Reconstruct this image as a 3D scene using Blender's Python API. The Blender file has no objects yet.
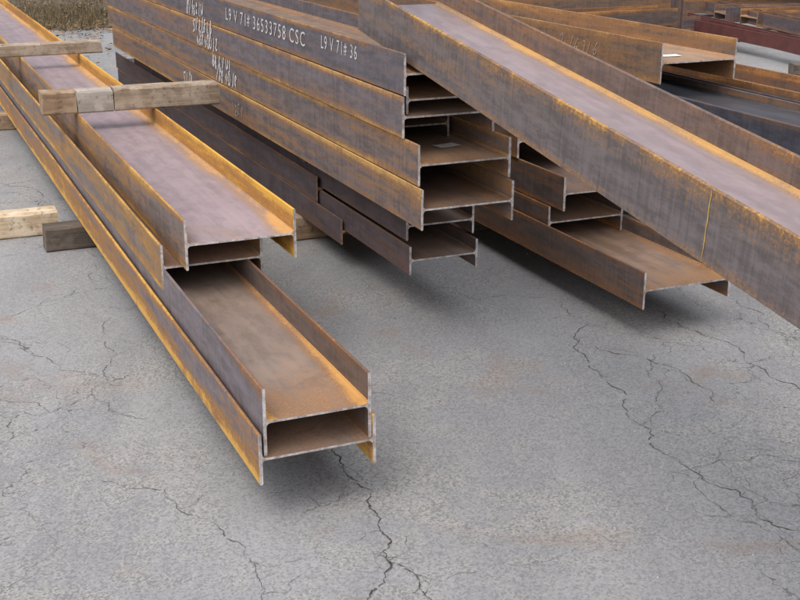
import bpy, bmesh, math, random
from mathutils import Matrix, Vector
random.seed(7)
scene=bpy.context.scene
COL=scene.collection
PHI=math.atan(546/1268); CP=math.cos(PHI); SP=math.sin(PHI)
def pq(p,q): return (p*CP-q*SP, p*SP+q*CP)

# ------------------------------------------------------------ materials
def new_mat(name):
    m=bpy.data.materials.new(name); m.use_nodes=True
    nt=m.node_tree; nt.nodes.clear()
    out=nt.nodes.new('ShaderNodeOutputMaterial'); b=nt.nodes.new('ShaderNodeBsdfPrincipled')
    nt.links.new(b.outputs[0],out.inputs[0])
    return m,nt,b
class N:
    def __init__(s,nt): s.nt=nt
    def link(s,a,b): s.nt.links.new(a,b)
    def set(s,sock,v):
        if isinstance(v,bpy.types.NodeSocket): s.link(v,sock)
        else: sock.default_value=v
    def math(s,op,a,b=0.0,cl=False):
        n=s.nt.nodes.new('ShaderNodeMath'); n.operation=op; n.use_clamp=cl
        s.set(n.inputs[0],a); s.set(n.inputs[1],b); return n.outputs[0]
    def mapping(s,vec,scale=(1,1,1),loc=(0,0,0),rot=(0,0,0)):
        n=s.nt.nodes.new('ShaderNodeMapping'); s.link(vec,n.inputs['Vector'])
        s.set(n.inputs['Scale'],scale); s.set(n.inputs['Location'],loc); s.set(n.inputs['Rotation'],rot); return n.outputs[0]
    def noise(s,vec,scale,detail=3,rough=.55,dist=0):
        n=s.nt.nodes.new('ShaderNodeTexNoise'); s.link(vec,n.inputs['Vector'])
        n.inputs['Scale'].default_value=scale; n.inputs['Detail'].default_value=detail
        n.inputs['Roughness'].default_value=rough; n.inputs['Distortion'].default_value=dist
        return n.outputs['Fac']
    def noisec(s,vec,scale,detail=2):
        n=s.nt.nodes.new('ShaderNodeTexNoise'); s.link(vec,n.inputs['Vector'])
        n.inputs['Scale'].default_value=scale; n.inputs['Detail'].default_value=detail
        return n.outputs['Color']
    def step(s,v,a,b):
        n=s.nt.nodes.new('ShaderNodeMapRange'); n.interpolation_type='SMOOTHSTEP'
        s.set(n.inputs['Value'],v); n.inputs['From Min'].default_value=a; n.inputs['From Max'].default_value=b
        return n.outputs[0]
    def mix(s,f,a,b,mode='MIX'):
        n=s.nt.nodes.new('ShaderNodeMix'); n.data_type='RGBA'; n.blend_type=mode
        s.set(n.inputs[0],f)
        for i,v in ((6,a),(7,b)):
            if isinstance(v,tuple): v=(v[0],v[1],v[2],1)
            s.set(n.inputs[i],v)
        return n.outputs[2]
    def vadd(s,a,b,k):
        n=s.nt.nodes.new('ShaderNodeVectorMath'); n.operation='MULTIPLY_ADD'
        s.set(n.inputs[0],b); n.inputs[1].default_value=(k,k,k); s.set(n.inputs[2],a); return n.outputs[0]
    def bump(s,h,strength,dist,nrm=None):
        n=s.nt.nodes.new('ShaderNodeBump'); n.inputs['Strength'].default_value=strength; n.inputs['Distance'].default_value=dist
        s.link(h,n.inputs['Height']); 
        if nrm: s.link(nrm,n.inputs['Normal'])
        return n.outputs[0]
    def objcoord(s):
        t=s.nt.nodes.new('ShaderNodeTexCoord'); o=s.nt.nodes.new('ShaderNodeObjectInfo')
        m=s.nt.nodes.new('ShaderNodeVectorMath'); m.operation='ADD'
        k=s.math('MULTIPLY',o.outputs['Random'],53.0)
        cmb=s.nt.nodes.new('ShaderNodeCombineXYZ')
        s.link(k,cmb.inputs[0]); s.link(k,cmb.inputs[1]); s.link(k,cmb.inputs[2])
        s.link(t.outputs['Object'],m.inputs[0]); s.link(cmb.outputs[0],m.inputs[1])
        sep=s.nt.nodes.new('ShaderNodeSeparateXYZ'); s.link(t.outputs['Object'],sep.inputs[0])
        return m.outputs[0],sep.outputs,o.outputs['Random']

def flange_mat(name,mill,rust,bright,amount,hb,edge=.35,spots=.5,low=0.0,speck=.45,sk=.28,ly=.22,top=0.0):
    """rolled flange: mill scale with lengthwise rust, specks and rust creeping from the toes"""
    m,nt,b=new_mat(name); n=N(nt)
    co,sep,rnd=n.objcoord()
    big=n.noise(n.mapping(co,(1,ly,4.2)),2.6,4,.64,.3)
    mid=n.noise(n.mapping(co,(1,.45,2.2)),12,4,.74,.2)
    streak=n.noise(n.mapping(co,(1,34,2.6)),1.5,4,.7)
    spk=n.noise(n.mapping(co,(1,1.0,.9)),74,3,.80)
    fine=n.noise(co,180,2,.7)
    zs=n.math('DIVIDE',sep[2],hb); z=n.math('ABSOLUTE',zs)
    brk=n.math('ADD',n.math('MULTIPLY',n.step(n.noise(n.mapping(co,(1,.8,.3)),6,4,.7),.34,.60),.55),.55)
    e=n.math('MULTIPLY',n.math('MULTIPLY',n.step(z,.55,1.0),edge),brk)
    if low: e=n.math('ADD',e,n.math('MULTIPLY',n.math('MULTIPLY',n.step(zs,.4,-1.0),low),brk))
    if top: e=n.math('ADD',e,n.math('MULTIPLY',n.math('MULTIPLY',n.step(zs,-.1,1.0),top),brk))
    v=n.math('ADD',n.math('MULTIPLY',big,1.25),n.math('MULTIPLY',mid,.42))
    v=n.math('ADD',v,n.math('MULTIPLY',streak,sk))
    v=n.math('ADD',v,n.math('MULTIPLY',spk,speck))
    v=n.math('ADD',v,e)
    v=n.math('ADD',v,amount-.835-.5*sk-.5*speck-.09)
    mask=n.step(v,-.11,.17)
    hot=n.step(v,.16,.48)
    mill2=tuple(x*.72 for x in mill); mill3=(mill[0]*1.18,mill[1]*1.18,mill[2]*1.22)
    base=n.mix(n.step(n.math('ADD',n.math('MULTIPLY',mid,.6),n.math('MULTIPLY',streak,.4)),.38,.62),mill2,mill3)
    rr=n.mix(n.step(fine,.35,.68),(rust[0]*.64,rust[1]*.60,rust[2]*.58),rust)
    rr=n.mix(hot,rr,bright)
    col=n.mix(n.math('MULTIPLY',mask,.92),base,rr)
    sp=n.noise(n.mapping(co,(1,1.1,1.0)),36,4,.70); spm=n.math('MULTIPLY',n.step(sp,.58,.72),spots)
    col=n.mix(spm,col,(.060,.048,.048))
    n.link(col,b.inputs['Base Color'])
    r=n.math('ADD',n.math('MULTIPLY',mask,.28),.52); n.link(r,b.inputs['Roughness'])
    b.inputs['Specular IOR Level'].default_value=.33
    n.link(n.bump(fine,.40,.0012),b.inputs['Normal'])
    return m

def web_mat(name,mill,rust,bright,amount,d,margin=.5,spots=.35,mot=1.0,far=0.0,nearv=.16):
    m,nt,b=new_mat(name); n=N(nt)
    co,sep,rnd=n.objcoord()
    big=n.noise(n.mapping(co,(1.6,.55,1)),1.7,4,.6,.5)
    mid=n.noise(n.mapping(co,(1.5,.6,1)),10,4,.72,.3)
    streak=n.noise(n.mapping(co,(18,.5,1)),1.2,3,.65)
    fine=n.noise(co,120,3,.75)
    xs=n.math('SUBTRACT',n.math('DIVIDE',sep[0],d),.5); x=n.math('ABSOLUTE',xs)
    e=n.math('MULTIPLY',n.step(x,.31,.5),margin)
    if far: e=n.math('ADD',e,n.math('MULTIPLY',n.step(xs,.20,.48),far))
    near=n.math('MULTIPLY',n.step(sep[1],.50,0.0),nearv)
    v=n.math('ADD',n.math('MULTIPLY',big,1.0),n.math('MULTIPLY',mid,.44))
    v=n.math('ADD',v,n.math('MULTIPLY',streak,.20)); v=n.math('ADD',v,n.math('MULTIPLY',fine,.38))
    v=n.math('ADD',n.math('ADD',v,e),near)
    v=n.math('ADD',v,amount-1.01-.17)
    mask=n.step(v,-.14,.22); hot=n.step(v,.18,.52)
    a,c_=1-.24*mot,1+.16*mot
    base=n.mix(n.step(n.math('ADD',n.math('MULTIPLY',mid,.6),n.math('MULTIPLY',streak,.4)),.36,.64),tuple(k*a for k in mill),tuple(k*c_ for k in mill))
    rr=n.mix(n.step(fine,.35,.68),tuple(k*.68 for k in rust),rust)
    rr=n.mix(hot,rr,bright)
    col=n.mix(n.math('MULTIPLY',mask,.88),base,rr)
    sp=n.noise(co,7,4,.7,.5); col=n.mix(n.math('MULTIPLY',n.step(sp,.54,.72),spots),col,tuple(k*.35 for k in rust))
    dust=n.noise(co,400,2,.6); col=n.mix(n.math('MULTIPLY',n.step(dust,.58,.75),.20),col,(.42,.37,.34))
    n.link(col,b.inputs['Base Color'])
    n.link(n.math('ADD',n.math('MULTIPLY',mask,.3),.42),b.inputs['Roughness'])
    b.inputs['Specular IOR Level'].default_value=.42
    n.link(n.bump(fine,.35,.001),b.inputs['Normal'])
    return m

def simple_noise_mat(name,c1,c2,scale,rough=.8,stretch=(1,1,1),bumpd=.001):
    m,nt,b=new_mat(name); n=N(nt); co,sep,rnd=n.objcoord()
    f=n.noise(n.mapping(co,stretch),scale,4,.65,.3)
    n.link(n.mix(n.step(f,.3,.7),c1,c2),b.inputs['Base Color']); b.inputs['Roughness'].default_value=rough
    n.link(n.bump(f,.5,bumpd),b.inputs['Normal']); return m
M_CUT=simple_noise_mat('sawn steel end',(.25,.205,.19),(.60,.57,.56),38,.6)
M_CUTR=simple_noise_mat('rusted sawn end',(.16,.08,.045),(.34,.24,.18),70,.7)
def paint_mat():
    m,nt,b=new_mat('worn white marking paint'); n=N(nt); co,sep,rnd=n.objcoord()
    f=n.noise(co,60,4,.78); n.link(n.mix(n.step(f,.34,.54),(.24,.21,.21),(.60,.59,.60)),b.inputs['Base Color']); b.inputs['Roughness'].default_value=.85; return m
M_PAINT=paint_mat()
M_CHALK=simple_noise_mat('white chalk',(.26,.23,.23),(.78,.77,.77),130,.9)
M_FAINT=simple_noise_mat('faint chalk',(.20,.15,.12),(.50,.46,.43),120,.9)
M_TAG=simple_noise_mat('paper tag',(.66,.64,.55),(.80,.79,.74),60,.8)
M_STRIPE=simple_noise_mat('yellow paint stripe',(.34,.20,.05),(.58,.38,.09),70,.8)

def wood_mat(name,c1,c2,c3):
    m,nt,b=new_mat(name); n=N(nt); co,sep,rnd=n.objcoord()
    g=n.noise(n.mapping(co,(1.2,22,22)),1.5,4,.6,.8)
    w=n.noise(co,7,4,.65)
    col=n.mix(n.step(g,.32,.66),c1,c2); col=n.mix(n.math('MULTIPLY',n.step(w,.45,.62),.7),col,c3)
    col=n.mix(n.math('MULTIPLY',n.step(n.noise(co,30,4,.7),.54,.68),.6),col,(.08,.055,.035))
    n.link(col,b.inputs['Base Color']); b.inputs['Roughness'].default_value=.9
    n.link(n.bump(g,.6,.003),b.inputs['Normal']); return m
W_BROWN=wood_mat('weathered brown timber',(.21,.135,.08),(.34,.235,.15),(.42,.31,.215))
W_GREY=wood_mat('weathered tan timber',(.23,.170,.12),(.36,.28,.205),(.44,.36,.28))
W_PALE=wood_mat('pale weathered timber',(.29,.25,.215),(.42,.375,.325),(.50,.455,.40))
W_LIGHT=wood_mat('pale new timber',(.44,.33,.21),(.62,.50,.35),(.68,.58,.45))
W_DARK=wood_mat('dark damp timber',(.055,.044,.036),(.12,.095,.075),(.16,.13,.105))

# ------------------------------------------------------------ helpers
def finish(bm,name,mats,smooth=False):
    me=bpy.data.meshes.new(name); bmesh.ops.recalc_face_normals(bm,faces=bm.faces[:]); bm.to_mesh(me); bm.free()
    for m in mats: me.materials.append(m)
    if smooth:
        for p in me.polygons: p.use_smooth=True
    o=bpy.data.objects.new(name,me); COL.objects.link(o); return o
def extrude(name,prof,L,mats,segs=1,jit=0.0,wob=None):
    """prof: list of (x,z); extruded along +Y; end caps use material slot 1"""
    bm=bmesh.new(); rings=[]
    for i in range(segs+1):
        y=L*i/segs; r=[]
        dx=wob(y) if wob else 0
        for (x,z) in prof:
            jy=random.uniform(-jit,jit) if i==0 else 0
            r.append(bm.verts.new((x+dx,y+jy,z)))
        rings.append(r)
    k=len(prof)
    for i in range(segs):
        for j in range(k):
            a,b2=rings[i][j],rings[i][(j+1)%k]; c2,d2=rings[i+1][(j+1)%k],rings[i+1][j]
            bm.faces.new((a,b2,c2,d2))
    f=bm.faces.new(rings[0]); f.material_index=1
    f=bm.faces.new(list(reversed(rings[-1]))); f.material_index=1
    return finish(bm,name,mats)

def make_beam(p=None,q=None,z=0,d=.4,b=.18,L=6.5,fm=None,wm=None,cm=M_CUT,tf=.0105,tw=.0075,label="",yaw=0.0,mat=None,group="stacked steel beams",xy=None,fm2=None,name='steel_beam',cat="steel beam"):
    """H section lying with its web flat. Origin: near end, underside, outer face of first flange."""
    e=bpy.data.objects.new(name,None); COL.objects.link(e); e.empty_display_size=.2
    if mat is not None: e.matrix_world=mat
    else:
        X,Y=pq(p,q) if xy is None else xy
        e.location=(X,Y,z); e.rotation_euler=(0,0,PHI+yaw)
    e["label"]=label; e["category"]=cat; e["kind"]="thing"
    if group: e["group"]=group
    h=b/2; ch=.003; segs=max(4,int(L/.6)); ph=random.uniform(0,6); am=.0012
    wob=lambda y: am*math.sin(y*1.3+ph)
    def fl(x0,mt):
        pr=[(x0+ch,-h),(x0+tf-ch,-h),(x0+tf,-h+ch),(x0+tf,h-ch),(x0+tf-ch,h),(x0+ch,h),(x0,h-ch),(x0,-h+ch)]
        o=extrude('flange',pr,L,[mt,cm],segs,.0012,wob); o.parent=e; o.location=(0,0,h); return o
    fl(0,fm); fl(d-tf,fm2 or fm)
    r=.013; t=tw/2; x0=tf+.0002; x1=d-tf-.0002
    def arc(cx,cz,a0,a1,k=4): return [(cx+r*math.cos(math.radians(a0+(a1-a0)*i/k)),cz+r*math.sin(math.radians(a0+(a1-a0)*i/k))) for i in range(k+1)]
    pr=arc(x0+r,-(t+r),180,90)+arc(x1-r,-(t+r),90,0)+arc(x1-r,t+r,0,-90)+arc(x0+r,t+r,-90,-180)
    o=extrude('web',pr,L,[wm,cm],segs,.0008,wob); o.parent=e; o.location=(0,0,h)
    for po in o.data.polygons:
        if po.material_index==0: po.use_smooth=True
    return e

def timber(name,loc,size,rotz,mat,label,tilt=0,seed=0,group="timber supports"):
    lx,ly,lz=size; rnd=random.Random(seed); bm=bmesh.new()
    n=max(3,int(lx/.06)); ch=.009; rings=[]
    for i in range(n+1):
        x=lx*i/n; r=[]
        c2=ch*rnd.uniform(.6,1.8)
        base=[(ch,0),(ly-ch,0),(ly,ch),(ly,lz-c2),(ly-c2,lz),(c2,lz),(0,lz-c2),(0,ch)]
        for y,z in base:
            jz=rnd.uniform(-.003,.0) if z>lz/2 else 0
            r.append(bm.verts.new((x+(rnd.uniform(-.005,.005) if i in(0,n) else 0),y+rnd.uniform(-.003,.003),z+jz)))
        rings.append(r)
    for i in range(n):
        for j in range(8): bm.faces.new((rings[i][j],rings[i][(j+1)%8],rings[i+1][(j+1)%8],rings[i+1][j]))
    bm.faces.new(rings[0]); bm.faces.new(list(reversed(rings[-1])))
    o=finish(bm,name,[mat]); o.location=loc; o.rotation_euler=(0,tilt,rotz)
    o["label"]=label; o["category"]="timber"; o["group"]=group
    return o

# steel palettes
ORANGE=(.42,.20,.06)
def FM(nm,mill,rust,bright,am,b,edge=.35,spots=.3,low=0.0,speck=.55,sk=.24,ly=.22,top=0.0): return flange_mat(nm,mill,rust,bright,am,b/2,edge,spots,low,speck,sk,ly,top)
fA=FM('flange blue grey and yellow',(.165,.142,.152),(.37,.19,.065),(.63,.35,.07),.10,.17,.28,.3,.32)
fB=FM('flange blue grey',(.155,.135,.145),(.25,.14,.085),ORANGE,-.08,.22,.28,.25)
fB2=FM('flange dark brown',(.125,.092,.078),(.22,.115,.06),ORANGE,-.02,.22,.22,.3)
fC=FM('flange brown grey scale',(.172,.142,.136),(.38,.205,.075),(.60,.335,.075),.08,.203,.28,.35)
fC2=FM('flange yellow orange rust',(.25,.145,.085),(.48,.235,.055),(.68,.37,.055),.30,.203,.24,.3)
fD=FM('flange yellow brown',(.172,.142,.132),(.39,.215,.07),(.61,.35,.075),.12,.19,.30,.35)
fJ1=FM('flange dark blue grey',(.118,.108,.122),(.25,.145,.085),(.42,.24,.09),-.10,.172,.40,.2,0,.55,.22,.15)
fJ=FM('flange purple grey with rust toes',(.145,.126,.134),(.29,.165,.09),(.45,.26,.09),.00,.172,.36,.25,0,.55,.22,.13)
fJ2=FM('flange tan grey with rust toes',(.155,.130,.128),(.32,.18,.09),(.49,.285,.09),.07,.172,.34,.3,0,.55,.22,.13)
fK=FM('flange dark purple',(.105,.083,.088),(.18,.105,.075),(.31,.18,.095),-.05,.135,.30,.2)
fL=FM('flange blue brown with flecks',(.142,.122,.122),(.30,.175,.09),(.52,.29,.08),-.10,.205,.26,.50,0,1.15,.34,.22,.26)
fL2=FM('flange red brown rust',(.155,.113,.098),(.31,.165,.08),(.56,.32,.08),.02,.205,.16,.4,.34,1.0,.2)
fR=FM('flange brown rust',(.122,.093,.082),(.25,.125,.062),ORANGE,.05,.168,.3,.35)
fS=FM('flange blue black',(.062,.062,.077),(.14,.088,.065),(.24,.14,.075),-.12,.22,.26,.15)
fO=FM('flange warm brown orange',(.160,.113,.085),(.31,.165,.078),(.41,.225,.08),.10,.22,.3,.35)
fM=simple_noise_mat('dark red primer paint',(.085,.026,.024),(.125,.040,.034),6,.55)
wC=web_mat('web lavender scale',(.292,.226,.242),(.37,.245,.175),(.56,.30,.09),-.10,.44,.30,.18,.8,.40,.26)
wL=web_mat('web lilac grey',(.295,.240,.253),(.37,.25,.175),(.58,.32,.08),-.10,.40,.44,.18,.7,.32,.2)
wB=web_mat('web rust brown with orange edges',(.225,.170,.140),(.33,.175,.085),(.55,.28,.065),.0,.35,.60,.36,.9,0,.34)
wR=web_mat('web rust brown',(.205,.138,.100),(.32,.17,.08),(.43,.235,.08),.10,.45,.32,.38)
wK=web_mat('web dark rust',(.125,.088,.073),(.20,.112,.065),(.30,.16,.075),.08,.36,.2,.4)
wS=web_mat('web blue black',(.055,.052,.058),(.12,.072,.052),(.20,.11,.06),-.02,.5,.25,.3)
wO=web_mat('web warm orange rust',(.31,.21,.145),(.42,.24,.125),(.50,.29,.13),.14,.5,.2,.25)

# ------------------------------------------------------------ open-laid pair with interlocked upper pair
beams={}
beams['A']=make_beam(xy=(-.4274,3.275),z=.133,d=.382,b=.17,L=12,fm=fA,wm=wK,label="long steel beam with blue-grey and orange flanges resting on timbers")
xb,yb=(-.4274+.016*CP,3.286+.016*SP)
beams['B']=make_beam(xy=(xb,yb),z=.2235,d=.351,b=.22,L=12,fm=fB,fm2=fB2,wm=wB,label="deep-flanged brown steel beam nested inside the bottom beam")
beams['D']=make_beam(xy=(-.933,4.483),z=.355,d=.414,b=.187,L=11,fm=fD,wm=wK,label="yellow-brown steel beam straddling the nested beam below it")
beams['C']=make_beam(xy=(-.8265,4.4336),z=.4535,d=.450,b=.203,L=11.3,fm=fC,fm2=fC2,wm=wC,label="orange-flanged steel beam with lavender web topping its pile")

# ------------------------------------------------------------ tall pile
beams['F']=make_beam(2.048,5.523,.137,.40,.135,5.9,fm=fK,wm=wK,cm=M_CUTR,label="dark purple steel beam lying low on a ground timber")
beams['H']=make_beam(2.073,4.71,.2085,.342,.134,6.3,fm=fK,wm=wK,label="small dark rusty steel beam sticking out near the ground")
beams['G']=make_beam(2.050,5.89,.2735,.40,.145,5.6,fm=fK,wm=wK,cm=M_CUTR,label="dark purple steel beam stacked above the low beam")
beams['I']=make_beam(2.083,4.77,.352,.342,.134,6.0,fm=fK,wm=wK,label="small rusty steel beam under the tall pile")
zz=.527; PB=.1725
for i,(k,q,L,f,w_) in enumerate([('J4',4.326,6.7,fJ2,wK),('J3',4.37,6.8,fJ2,wR),('J2',4.50,6.9,fJ,wK),('J1',4.50,7.2,fJ1,wR)]):
    beams[k]=make_beam(1.956+(.0,.006,-.008,-.001)[i],q,zz,.427,PB,L,fm=f,wm=w_,yaw=(0,.0012,-.0010,.0008)[i],
      label=["rusty steel beam at the base of the tall pile's upper tier","rusty steel beam with a paper tag on its web","grey steel beam with orange toes in the tall pile","dark grey steel beam with white painted numbers topping the pile"][i])
    zz+=.1755
TOP=zz-.003
# smaller sections nested in the channels of the tall pile
zJ2=.527+2*.1755+PB/2+.005; zJ3=.527+.1755+PB/2+.005
make_beam(1.985,4.545,zJ2,.35,.115,6.2,fm=fK,wm=wR,label="small rusty steel beam nested inside a tall pile channel")
make_beam(1.985,4.86,zJ3,.35,.120,6.0,fm=fK,wm=wK,label="small rusty steel beam nested inside a tall pile channel")

# ------------------------------------------------------------ leaning beam
dirv=Vector((-.34,.935,.106)).normalized()
xax=Vector((dirv.y,-dirv.x,0)).normalized(); zax=xax.cross(dirv).normalized()
P0=Vector((-.160,5.542,TOP+.004))+dirv*.10; LT=5.1; Pn=P0-dirv*LT
mw=Matrix(((xax.x,dirv.x,zax.x,Pn.x),(xax.y,dirv.y,zax.y,Pn.y),(xax.z,dirv.z,zax.z,Pn.z),(0,0,0,1)))
beams['L']=make_beam(mat=mw,d=.40,b=.205,L=LT,fm=fL,fm2=fL2,wm=wL,tf=.013,label="big mottled steel beam leaning down from the tall pile")

# ------------------------------------------------------------ low pile below the leaning beam
beams['R1']=make_beam(2.888,4.07,.137,.458,.168,6.8,fm=fR,wm=wR,label="brown steel beam with wide rusty web lying lowest in its pile")
beams['R2']=make_beam(2.905,4.92,.226,.43,.168,6.2,fm=fR,wm=wK,label="brown steel beam nested in the lowest beam of its pile")
beams['R3']=make_beam(2.915,4.80,.396,.43,.168,6.2,fm=fR,wm=wK,label="rusty steel beam stacked above the nested brown beam")
beams['R4']=make_beam(2.905,5.25,.566,.43,.168,6.2,fm=fR,wm=wK,label="rusty steel beam on top of the low pile")
# piles behind
beams['S1']=make_beam(3.93,3.7,.137,.50,.22,7.5,fm=fS,wm=wS,label="blue-black steel beam at the bottom of a dark pile")
beams['S2']=make_beam(3.90,3.9,.359,.50,.22,7.2,fm=fS,wm=wS,label="blue-black steel beam in the middle of a dark pile")
beams['S3']=make_beam(3.92,3.8,.581,.50,.22,7.4,fm=fS,wm=wS,label="blue-black steel beam under an orange beam")
make_beam(3.945,4.4,.581+.115,.44,.100,6.6,fm=fR,wm=wS,label="small rusty steel beam nested in a blue-black beam")
beams['R5']=make_beam(3.90,5.48,.845,.51,.225,5.6,fm=fO,wm=wO,yaw=.02,label="orange steel beam with chalk writing on a dark pile")
beams['T1']=make_beam(4.60,4.0,.137,.44,.22,7,fm=fS,wm=wS,label="dark steel beam lying lowest beside the orange-topped pile")
beams['T2']=make_beam(4.62,4.2,.359,.44,.22,6.5,fm=fS,wm=wS,label="dark steel beam in the middle of a side pile")
beams['T3']=make_beam(4.60,4.1,.581,.44,.22,5.6,fm=fR,wm=wR,label="brown steel beam on top of the side pile")
BK="steel beams lying at the back of the yard"
for i,(x,yy,z,L,yw,f,d_,b_) in enumerate([(5.0,10.3,.137,6.3,-.2007,fM,.12,.17),(4.75,12.2,.137,6.0,-.12,fM,.14,.15),(5.55,11.6,.137,6.5,-.24,fK,.20,.18)]):
    make_beam(xy=(x,yy),z=z,d=d_,b=b_,L=L,fm=f,wm=f,cm=fM,yaw=yw,label="thin dark red painted steel beam lying beyond the piles" if f is fM else "dark brown steel beam lying beyond the piles",group=BK)
for i,(x,yy,z,r,f,w_,L) in enumerate([(.4,13.4,.137,-1.20,fK,wK,3.0),(.5,14.0,.137,-1.12,fO,wR,3.0),(.6,13.7,.345,-1.17,fR,wK,2.7),(.2,15.4,.137,-1.40,fK,wK,3.6),(.3,16.2,.137,-1.30,fR,wR,3.5),(.3,15.8,.345,-1.33,fO,wK,3.3),(.8,17.9,.137,-1.42,fR,wK,8.0),(.9,18.6,.137,-1.40,fK,wR,8.5),(3.0,18.3,.345,-1.47,fO,wK,5.5),(4.6,16.6,.137,-1.28,fR,wR,3.0),(4.4,17.2,.137,-1.45,fK,wK,4.0)]):
    make_beam(xy=(x,yy),z=z,d=.42,b=.2,L=L,fm=f,wm=w_,yaw=r-PHI,cm=M_CUTR,label="rusty steel beam lying crosswise at the back of the yard",group=BK)
# short upright stub post
pm=Matrix(((1,0,0,3.30),(0,0,-1,15.0),(0,1,0,0.0),(0,0,0,1)))
make_beam(mat=pm,d=.13,b=.12,L=1.15,fm=fK,wm=wK,tf=.012,label="short upright dark steel post standing among rusty beams",name='steel_post',cat="post",group=None)

# ------------------------------------------------------------ timbers
zt=.6575
X,Y=-1.985,6.66
r1=PHI-.01
timber('wood_timber',(X,Y,zt),(.185,.135,.128),r1,W_BROWN,"brown end block of timber lying across the top beam",seed=1)
X2,Y2=X+.190*math.cos(r1),Y+.190*math.sin(r1)
timber('wood_timber',(X2,Y2-.004,zt),(.20,.135,.126),r1,W_PALE,"pale weathered timber block lying across the top beam",seed=21)
X2,Y2=X2+.205*math.cos(r1),Y2+.205*math.sin(r1)
timber('wood_timber',(X2,Y2,zt),(.61,.13,.130),r1,W_GREY,"tan weathered timber lying across the top beam",seed=2)
timber('wood_timber',(-3.25,9.0,zt),(1.03,.1,.095),PHI,W_GREY,"thin tan timber lying across the far part of the top beam",seed=3)
timber('wood_timber',(-1.90,6.20,0.001),(1.0,.14,.1315),PHI,W_DARK,"dark damp timber supporting the lowest long beam",seed=4)
timber('wood_timber',(-3.1,6.07,0.001),(1.27,.15,.135),PHI,W_LIGHT,"pale timber lying on the pavement next to the long beams",seed=5)
timber('wood_timber',(-3.4,9.6,0.001),(1.2,.14,.1315),PHI,W_BROWN,"brown timber supporting the lowest long beam",seed=6)
timber('wood_timber',(*pq(1.90,6.13),0.001),(.70,.14,.1355),PHI,W_BROWN,"brown timber supporting the tall beam pile",seed=7)
timber('wood_timber',(*pq(1.93,10.6),0.001),(.75,.14,.1355),PHI,W_BROWN,"brown timber supporting the tall beam pile",seed=8)
timber('wood_timber',(*pq(2.0,5.9),.488),(.5,.1,.038),PHI,W_DARK,"thin dark board separating two tiers of the tall pile",seed=9)
timber('wood_timber',(*pq(2.0,9.6),.488),(.5,.1,.038),PHI,W_DARK,"thin dark board separating two tiers of the tall pile",seed=10)
timber('wood_timber',(*pq(2.80,5.9),0.001),(2.5,.14,.1355),PHI,W_DARK,"dark timber supporting the low beam piles",seed=11)
timber('wood_timber',(*pq(2.80,9.3),0.001),(2.5,.14,.1355),PHI,W_DARK,"dark timber supporting the low beam piles",seed=12)
timber('wood_timber',(*pq(3.85,6.6),.802),(.6,.12,.042),PHI,W_BROWN,"thin board under the orange beam",seed=13)
timber('wood_timber',(*pq(3.85,10.0),.802),(.6,.12,.042),PHI,W_BROWN,"thin board under the orange beam",seed=14)
for xx,yy,ll,rz in ((4.1,12.6,2.0,.1),(3.6,15.6,1.8,.1),(.9,12.9,1.7,1.35),(2.6,13.7,1.7,1.35),(.8,15.2,1.6,1.3),(2.8,15.4,1.8,1.3),(1.6,17.6,1.9,1.4),(7.4,18.9,1.9,1.4),(5.4,16.5,1.3,1.3)):
    timber('wood_timber',(xx,yy,0.001),(ll,.14,.1355),rz,W_DARK,"dark timber supporting steel beams at the yard's back",seed=int(xx*9))
# crib that carries the low end of the leaning beam
pc=P0-dirv*4.55
nl=int((pc.z-.002)/.145); hh=(pc.z-.006)/nl
for k in range(nl):
    for s in (0,1):
        if k%2==0: loc=(pc.x-.15, pc.y-.3+.45*s, k*hh+.001); rz=PHI
        else: loc=(pc.x+.02+.42*s, pc.y-.28+.08*s, k*hh+.001); rz=PHI+math.pi/2
        timber('wood_timber',loc,(.75,.14,hh-.001),rz,W_GREY,"tan timber in a crib under the leaning beam",seed=30+k*2+s)

# ------------------------------------------------------------ writing
STROKES={'0':[[(.3,1),(.08,.78),(.04,.3),(.28,0),(.5,.22),(.54,.7),(.28,1.02)]],'1':[[(.3,1),(.26,0)]],
'2':[[(.06,.8),(.28,1),(.52,.78),(.3,.35),(.04,.02),(.58,.06)]],'4':[[(.36,1),(.05,.42),(.6,.46)],[(.46,.72),(.38,0)]],
'5':[[(.56,1),(.14,.98),(.1,.6),(.42,.6),(.5,.25),(.3,0),(.02,.08)]],'6':[[(.5,1),(.16,.6),(.08,.2),(.28,0),(.5,.2),(.34,.45),(.1,.3)]],
'7':[[(.04,.96),(.58,1),(.22,0)],[(.16,.5),(.48,.52)]],'8':[[(.5,.84),(.28,1),(.1,.8),(.46,.3),(.28,0),(.06,.22),(.5,.84)]],
'L':[[(.14,1),(.08,.02),(.5,.06)]],'V':[[(.02,1),(.22,0),(.56,1.05)]],'B':[[(.12,0),(.12,1),(.44,.84),(.14,.54),(.5,.3),(.12,0)]],
'Z':[[(.05,.95),(.52,1),(.04,.02),(.58,.05)]],'W':[[(.0,1),(.14,0),(.3,.6),(.44,0),(.62,1)]],'R':[[(.12,0),(.12,1),(.46,.82),(.14,.52),(.52,0)]],
'#':[[(.20,1),(.14,0)],[(.44,1),(.38,0)],[(0,.66),(.6,.70)],[(-.02,.32),(.58,.36)]]}
def place(beam,me,name,x,y,z,lab):
    t=bpy.data.objects.new(name,me); COL.objects.link(t); t.parent=beam
    t.matrix_local=Matrix(((0,0,-1,x),(-1,0,0,y),(0,1,0,z),(0,0,0,1))); t["label"]=lab
    return t
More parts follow.
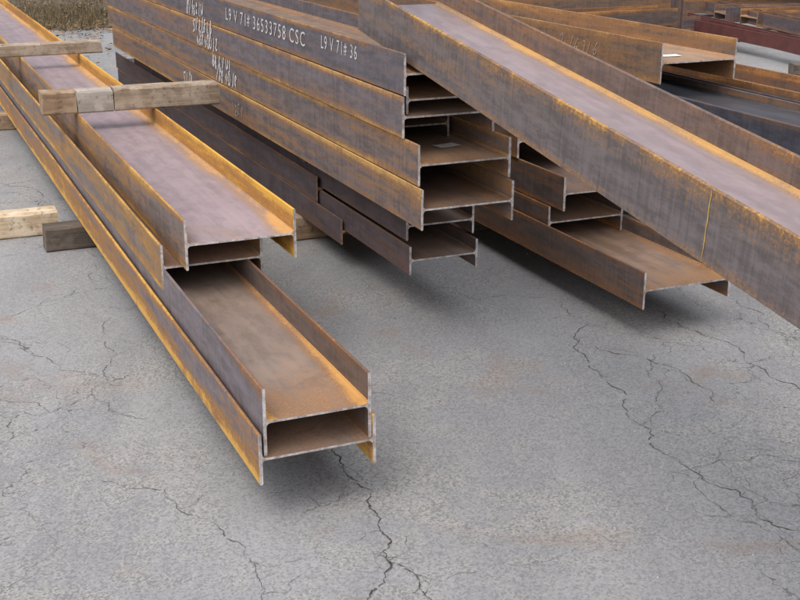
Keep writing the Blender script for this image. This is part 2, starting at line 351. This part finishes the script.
def hand(beam,text,y,z,size,w=.006,slant=.25,seed=0,mess=.07,rise=.0,mat=None,lab="white chalk scrawl on the flange",name='chalk_marking',sx=1.0):
    rnd=random.Random(seed); cx=0
    for word in text.split():
        vs=[];fs=[]; x0=0
        for chh in word:
            s=size*rnd.uniform(.80,1.2) if mess else size; dy=rnd.uniform(-.08,.08)*size if mess else 0
            for st in STROKES[chh]:
                pts=[(px+rnd.uniform(-mess,mess),py+rnd.uniform(-mess,mess)) for px,py in st]
                for _ in range(2 if chh not in '#1LVZ' else 0):
                    o2=[pts[0]]
                    for a,b2 in zip(pts,pts[1:]): o2+=[(a[0]*.75+b2[0]*.25,a[1]*.75+b2[1]*.25),(a[0]*.25+b2[0]*.75,a[1]*.25+b2[1]*.75)]
                    pts=o2+[pts[-1]]
                P=[((px+py*slant)*s*sx+x0,py*s+dy+(x0+cx)*rise) for px,py in pts]
                k=len(vs); 
                for i,(px,py) in enumerate(P):
                    a=P[max(0,i-1)]; b2=P[min(len(P)-1,i+1)]; dx,dy2=b2[0]-a[0],b2[1]-a[1]; l=math.hypot(dx,dy2) or 1
                    ww=w*rnd.uniform(.5,1.35)/2 if mess else w/2
                    vs+=[(px-dy2/l*ww,py+dx/l*ww,0),(px+dy2/l*ww,py-dx/l*ww,0)]
                for i in range(len(P)-1): fs.append((k+2*i,k+2*i+1,k+2*i+3,k+2*i+2))
            x0+=size*.72*sx
        me=bpy.data.meshes.new(name); me.from_pydata(vs,[],fs); me.materials.append(mat or M_CHALK)
        place(beam,me,name,-.0030,y-cx,z,lab)
        cx+=x0+size*.35
    return cx
def marking(beam,text,y,z,size,shear=0.0,squash=1.0,off=.0,space=1.2,name='painted_marking'):
    cx=0
    for word in text.split():
        hashed=word.endswith('#'); body=word.rstrip('#')
        cu=bpy.data.curves.new('t','FONT'); cu.body=body; cu.size=size; cu.shear=shear; cu.space_character=space; cu.offset=off
        cu.fill_mode='FRONT'; cu.resolution_u=4
        o=bpy.data.objects.new('t',cu); COL.objects.link(o)
        dg=bpy.context.evaluated_depsgraph_get(); me=bpy.data.meshes.new_from_object(o.evaluated_get(dg))
        bpy.data.objects.remove(o)
        mx=max(v.co.x for v in me.vertices)*squash
        for v in me.vertices: v.co=(v.co.x*squash,v.co.y,0)
        me.materials.clear(); me.materials.append(M_PAINT)
        place(beam,me,name,-.0032,y-cx,z,"white numbers painted on the flange")
        if hashed:
            mx+=size*.20
            hand(beam,'#',y-cx-mx,z+size*.03,size*.62,w=size*.060,slant=.1,mess=0,mat=M_PAINT,lab="white number sign painted on the flange",name=name,sx=squash*1.25)
            mx+=size*.52*squash
        cx+=mx+size*.45*squash
J1,J2,J3,J4=beams['J1'],beams['J2'],beams['J3'],beams['J4']
marking(J1,"L9 V 71# 36533758 CSC",2.68,.062,.104,.10,1.12,-.0002,1.3)
marking(J1,"L9 V 71# 36",.99,.083,.090,.10,.88,-.0002,1.25)
hand(J1,"L8V 21",3.78,.098,.070,w=.013,seed=1,rise=.05,mess=.10)
hand(J1,"8V 4BB LW",3.66,.010,.078,w=.013,seed=2,rise=.05,mess=.10)
hand(J2,"5V 218 LB",3.50,.088,.085,w=.015,seed=3,rise=.05,mess=.10)
hand(J2,"488 400 12",3.42,.004,.082,w=.015,seed=4,rise=.03,mess=.10)
hand(J3,"8B 6V 01",3.20,.088,.088,w=.015,seed=5,rise=.05,mess=.10)
hand(J3,"V88 40 1R",3.12,.004,.084,w=.015,seed=6,rise=.03,mess=.10)
hand(J4,"5V 0L",4.05,.05,.09,w=.014,seed=7,rise=.05,mess=.10)
hand(J4,"V28 4",2.80,.03,.07,w=.009,seed=8,rise=.05,mat=M_FAINT)
hand(beams['R5'],"2L16 716",1.05,.085,.080,w=.006,seed=19,rise=.0,mess=.12,mat=M_FAINT)
def tag(beam,x,y,z,sx,sy,rot):
    bm=bmesh.new(); n=4; vs=[[bm.verts.new((sx*(i/n-.5),sy*(j/n-.5),.0015+.006*((i/n-.5)**2+random.uniform(0,.1)))) for j in range(n+1)] for i in range(n+1)]
    for i in range(n):
        for j in range(n): bm.faces.new((vs[i][j],vs[i+1][j],vs[i+1][j+1],vs[i][j+1]))
    o=finish(bm,'paper_tag',[M_TAG],True); o.parent=beam; o.location=(x,y,z); o.rotation_euler=(0,0,rot)
    o["label"]="small pale paper tag lying on the web"
tag(J3,.27,.30,PB/2+.005,.11,.07,.2)
tag(beams['R5'],.2,.22,.1125+.006,.15,.08,-.2)
# yellow scribed line across the leaning beam's outer flange
bm=bmesh.new(); rings=[]
for i in range(13):
    z=-.098+.196*i/12; w_=random.uniform(.0012,.003); yj=random.uniform(-.0010,.0010)
    rings.append((bm.verts.new((-.0016,yj-w_,z)),bm.verts.new((-.0016,yj+w_,z))))
for a,b2 in zip(rings,rings[1:]): bm.faces.new((a[0],a[1],b2[1],b2[0]))
o=finish(bm,'painted_stripe',[M_STRIPE]); o.parent=beams['L']; o.location=(0,LT-2.86,.1025); o["label"]="thin yellow line across the flange"

# ------------------------------------------------------------ ground
def ground_material():
    m,nt,b=new_mat('worn grey pavement'); n=N(nt)
    t=nt.nodes.new('ShaderNodeTexCoord').outputs['Object']
    sp=nt.nodes.new('ShaderNodeSeparateXYZ'); n.link(t,sp.inputs[0])
    al=n.mapping(t,(1,.30,1),rot=(0,0,-PHI))
    big=n.noise(al,1.3,5,.62,.5); bigb=n.noise(t,.85,5,.66,.4)
    mid=n.noise(t,6,5,.75,.2); fine=n.noise(t,58,4,.88); vf=n.noise(t,240,3,.8)
    col=n.mix(n.step(big,.36,.64),(.228,.232,.244),(.284,.287,.297))
    sand=n.step(n.math('ADD',n.math('MULTIPLY',bigb,.62),n.math('MULTIPLY',mid,.40)),.47,.62)
    sandf=n.math('MULTIPLY',sand,n.math('ADD',n.math('MULTIPLY',n.step(fine,.34,.66),.48),.12))
    col=n.mix(sandf,col,(.355,.338,.305))
    col=n.mix(n.math('MULTIPLY',n.step(mid,.50,.70),.24),col,(.170,.172,.182))
    vo=nt.nodes.new('ShaderNodeTexVoronoi'); vo.inputs['Scale'].default_value=150; n.link(t,vo.inputs['Vector'])
    bw=nt.nodes.new('ShaderNodeRGBToBW'); n.link(vo.outputs['Color'],bw.inputs[0]); ag=bw.outputs[0]
    agf=n.math('ADD',n.math('MULTIPLY',sand,.20),.16)
    col=n.mix(n.math('MULTIPLY',n.step(ag,.62,.72),agf),col,(.48,.468,.44))
    col=n.mix(n.math('MULTIPLY',n.step(ag,.40,.28),n.math('ADD',agf,.12)),col,(.085,.086,.090))
    col=n.mix(n.math('MULTIPLY',n.step(fine,.54,.72),.36),col,(.125,.126,.132))
    col=n.mix(n.math('MULTIPLY',n.step(vf,.52,.72),.22),col,(.47,.46,.445))
    st=n.noise(n.mapping(t,(1.,1.4,1),loc=(3.3,1.2,0)),1.7,4,.6,.8)
    col=n.mix(n.math('MULTIPLY',n.step(st,.56,.76),.46),col,(.245,.17,.125))
    w2=n.vadd(n.vadd(t,n.noisec(t,3.0,3),.35),n.noisec(t,22,2),.06)
    v2=nt.nodes.new('ShaderNodeTexVoronoi'); v2.feature='DISTANCE_TO_EDGE'; v2.inputs['Scale'].default_value=3.2; n.link(w2,v2.inputs['Vector'])
    side=n.math('MAXIMUM',n.step(sp.outputs[0],-.75,-1.3),n.step(sp.outputs[0],.65,1.15))
    gate=n.step(n.math('ADD',n.noise(t,.9,3,.6),n.math('MULTIPLY',side,.13)),.53,.64)
    cka=n.math('MULTIPLY',n.step(v2.outputs['Distance'],.0088,.0015),gate)
    col=n.mix(n.math('MULTIPLY',cka,.65),col,(.05,.048,.047))
    n.link(col,b.inputs['Base Color']); b.inputs['Roughness'].default_value=.88; b.inputs['Specular IOR Level'].default_value=.2
    h=n.math('ADD',n.math('MULTIPLY',fine,.9),n.math('MULTIPLY',ag,.4))
    n.link(n.bump(h,.65,.0035),b.inputs['Normal']); return m
M_G=ground_material()
M_CR=simple_noise_mat('crack shadow and dirt',(.024,.023,.021),(.11,.10,.09),40,.95)
cracks=[([(-0.25,3.9),(-0.233,3.779),(-0.16,3.584),(-0.088,3.367),(-0.036,3.153),(-0.043,2.987),(-0.104,2.84),(-.16,2.6)],3.8),
([(-0.041,3.057),(0.014,3.024),(0.056,2.935),(0.093,2.84),(.13,2.6)],2.5),
([(-0.16,3.584),(-0.199,3.432),(-0.313,3.335)],1.1),
([(0.763,5.415),(0.822,5.16),(0.85,4.757),(1.007,4.688),(1.162,4.448),(1.196,4.182)],2.3),
([(0.83,4.93),(0.806,4.48),(0.877,4.002),(0.978,3.642),(1.092,3.5),(1.233,3.23)],2.7),
([(0.877,4.002),(0.995,4.277),(1.019,4.643)],1.5),
([(1.187,5.271),(1.288,5.0),(1.445,4.757),(1.579,4.31),(1.7,4.1)],2.5),
([(.074,5.64),(.381,5.415),(.763,5.415)],1.5),
([(.978,3.642),(1.245,3.756),(1.387,3.70),(1.6,3.75)],1.5),
([(-2.1,5.2),(-1.757,4.93),(-1.594,4.757),(-1.384,4.53),(-1.145,4.41),(-1.015,4.51)],1.8),
([(-1.416,4.09),(-1.388,3.88)],1.3),([(-1.8,4.3),(-1.533,4.23),(-1.31,4.11),(-1.2,4.28),(-.923,4.05)],1.5),
([(-.995,3.57),(-.766,3.5),(-.622,3.31),(-.4375,3.07),(-.378,2.84),(-.4,2.5)],1.6),
([(-2.68,7.85),(-2.28,7.4),(-1.95,6.85)],2.2),([(-1.62,6.0),(-1.62,5.415),(-1.817,5.13)],1.5),
([(1.01,3.642),(1.026,3.31),(1.18,3.07)],1.5),([(1.597,5.415),(1.643,5.0),(1.74,4.82)],1.7),
([(-1.2,4.28),(-1.3,4.9),(-1.25,5.5)],1.3)]
bm=bmesh.new()
S=260
v=[bm.verts.new(p) for p in ((-S,-S,0),(S,-S,0),(S,S,0),(-S,S,0))]; bm.faces.new(v)
rc=random.Random(11)
def refine(pts,it,amp):
    for _ in range(it):
        out=[pts[0]]
        for a,b2 in zip(pts,pts[1:]):
            dx,dy=b2[0]-a[0],b2[1]-a[1]; k=rc.uniform(-amp,amp)
            out.append(((a[0]+b2[0])/2-dy*k,(a[1]+b2[1])/2+dx*k)); out.append(b2)
        pts=out
    return pts
def ribbon(pts,w,z,mi,vary=.7):
    n_=len(pts); prev=None; gap=0
    for i,(x,y) in enumerate(pts):
        a=pts[max(0,i-1)]; b2=pts[min(n_-1,i+1)]
        dx,dy=b2[0]-a[0],b2[1]-a[1]; l=math.hypot(dx,dy) or 1
        nx,ny=-dy/l,dx/l
        taper=min(1,i/4+.15,(n_-1-i)/6+.1)*(.75+.35*math.sin(i*.23+w*900))
        w1=w*taper*rc.uniform(1-vary,1+vary)/2; w2=w*taper*rc.uniform(1-vary,1+vary)/2
        if gap==0 and rc.random()<.02: gap=rc.randint(1,2)
        if gap>0: gap-=1; prev=None; continue
        p1=bm.verts.new((x+nx*w1,y+ny*w1,z)); p2=bm.verts.new((x-nx*w2,y-ny*w2,z))
        if prev:
            f=bm.faces.new((prev[1],p2,p1,prev[0])); f.material_index=mi
        prev=(p1,p2)
for pts,w in cracks:
    f=refine(pts,6 if len(pts)<6 else 5,.19)
    ribbon(f,w*.0014,.0022,1,.8)
    for k in range(int(len(f)/50)):
        i=rc.randrange(3,len(f)-3); x,y=f[i]; a=rc.uniform(0,6.28); l=rc.uniform(.05,.22)
        ribbon(refine([(x,y),(x+l*.5*math.cos(a),y+l*.5*math.sin(a)),(x+l*math.cos(a+.5),y+l*math.sin(a+.5))],4,.2),.0015,.0016,1)
me=bpy.data.meshes.new('ground'); bm.to_mesh(me); bm.free()
for m in (M_G,M_CR): me.materials.append(m)
g=bpy.data.objects.new('ground',me); COL.objects.link(g); g["kind"]="structure"

# loose grit on the pavement
M_GRIT=simple_noise_mat('loose grit stones',(.16,.15,.14),(.46,.44,.41),30,.9)
vs=[];fs=[]; rg=random.Random(3)
for i in range(6500):
    x=rg.uniform(-2.4,2.2); y=rg.uniform(2.5,7.5)
    if rg.random()<.5: x=rg.gauss(1.1,.4); y=rg.gauss(3.6,.6)
    r=rg.uniform(.0010,.0030) if rg.random()<.965 else rg.uniform(.003,.0055)
    a=rg.uniform(0,6.28); k=len(vs)
    ring=[(x+r*rg.uniform(.6,1.1)*math.cos(a+j*1.2566),y+r*rg.uniform(.6,1.1)*math.sin(a+j*1.2566),.0005) for j in range(5)]
    top=[(x+.6*(px-x)+r*.1,y+.6*(py-y),r*rg.uniform(.7,1.0)) for px,py,_ in ring]
    vs+=ring+top
    for j in range(5): fs.append((k+j,k+(j+1)%5,k+5+(j+1)%5,k+5+j))
    fs.append(tuple(k+5+j for j in range(5)))
me=bpy.data.meshes.new('grit'); me.from_pydata(vs,[],fs); me.materials.append(M_GRIT)
o=bpy.data.objects.new('grit',me); COL.objects.link(o); o["kind"]="stuff"; o["label"]="loose grit scattered on the pavement"

# grass verge: ragged edge, beyond the pavement
M_SOIL=simple_noise_mat('leaf litter soil',(.045,.036,.024),(.14,.105,.065),9,.95,bumpd=.02)
def edge_y(x): return 16.6+.35*math.sin(x*1.9)+.2*math.sin(x*4.7+1)+max(0,(x+6))*.55
xs=[-34+.25*i for i in range(0,int(34/.25)+1)]
bm=bmesh.new(); lo=[bm.verts.new((x,edge_y(x)+rg.uniform(-.08,.08),.006)) for x in xs]; hi=[bm.verts.new((x,44,.006)) for x in xs]
for i in range(len(xs)-1): bm.faces.new((lo[i],lo[i+1],hi[i+1],hi[i]))
o=finish(bm,'grass_verge',[M_SOIL]); o["kind"]="structure"
M_GR=simple_noise_mat('dry grass',(.055,.052,.025),(.20,.145,.07),3,.9)
M_LF=simple_noise_mat('dead leaves',(.11,.06,.03),(.30,.19,.10),4,.9)
vs=[];fs=[];mi=[]
for i in range(18000):
    x=rg.uniform(-12,0); y=edge_y(x)+rg.expovariate(.28)-.15
    h=rg.uniform(.05,.25)*(1.0 if math.sin(x*2.1)+math.sin(y*1.7+x)>.2 else .45); a=rg.uniform(0,6.28); w=.006; lx,ly=rg.gauss(0,.06),rg.gauss(0,.06)
    c_,s_=math.cos(a)*w,math.sin(a)*w; k=len(vs)
    vs+=[(x-c_,y-s_,0),(x+c_,y+s_,0),(x+lx,y+ly,h)]; fs.append((k,k+1,k+2)); mi.append(0)
for i in range(9000):
    x=rg.uniform(-12,0); y=edge_y(x)+(rg.expovariate(.3) if rg.random()<.75 else -rg.expovariate(.7))
    a=rg.uniform(0,6.28); r=rg.uniform(.02,.045); k=len(vs)
    vs+=[(x+r*math.cos(a+j*1.57)*(1 if j%2 else .55),y+r*math.sin(a+j*1.57)*(1 if j%2 else .55),.012+rg.uniform(0,.03)) for j in range(4)]
    fs.append((k,k+1,k+2,k+3)); mi.append(1)
me=bpy.data.meshes.new('grass'); me.from_pydata(vs,[],fs); me.materials.append(M_GR); me.materials.append(M_LF)
me.polygons.foreach_set('material_index',mi)
o=bpy.data.objects.new('grass',me); COL.objects.link(o); o["kind"]="stuff"; o["label"]="dry grass and dead leaves on the verge"

# ------------------------------------------------------------ light
w=bpy.data.worlds.new("World"); scene.world=w; w.use_nodes=True; nt=w.node_tree
bg=nt.nodes['Background']; sky=nt.nodes.new('ShaderNodeTexSky'); sky.sky_type='NISHITA'; sky.sun_disc=False
el=math.radians(62); az=math.radians(215)
sky.sun_elevation=el; sky.sun_rotation=az; sky.dust_density=6.0; sky.air_density=1.0; sky.ozone_density=1.0
hs=nt.nodes.new('ShaderNodeHueSaturation'); hs.inputs['Saturation'].default_value=.6
nt.links.new(sky.outputs[0],hs.inputs['Color']); nt.links.new(hs.outputs[0],bg.inputs[0]); bg.inputs[1].default_value=.15
sd=bpy.data.lights.new('sun','SUN'); sd.energy=2.35; sd.angle=math.radians(130); sd.color=(1,.98,.95)
so=bpy.data.objects.new('sun',sd); COL.objects.link(so)
dv=Vector((math.sin(az)*math.cos(el),math.cos(az)*math.cos(el),math.sin(el)))
so.rotation_euler=dv.to_track_quat('Z','Y').to_euler()
scene.view_settings.view_transform='Standard'; scene.view_settings.look='None'; scene.view_settings.exposure=0

# ------------------------------------------------------------ camera
cd=bpy.data.cameras.new('camera'); cd.lens=54; cd.sensor_width=36; cd.clip_end=1000
co=bpy.data.objects.new('camera',cd); COL.objects.link(co); co.location=(0,0,1.85)
co.rotation_euler=(math.pi/2-math.atan(410/1200),0,0); scene.camera=co
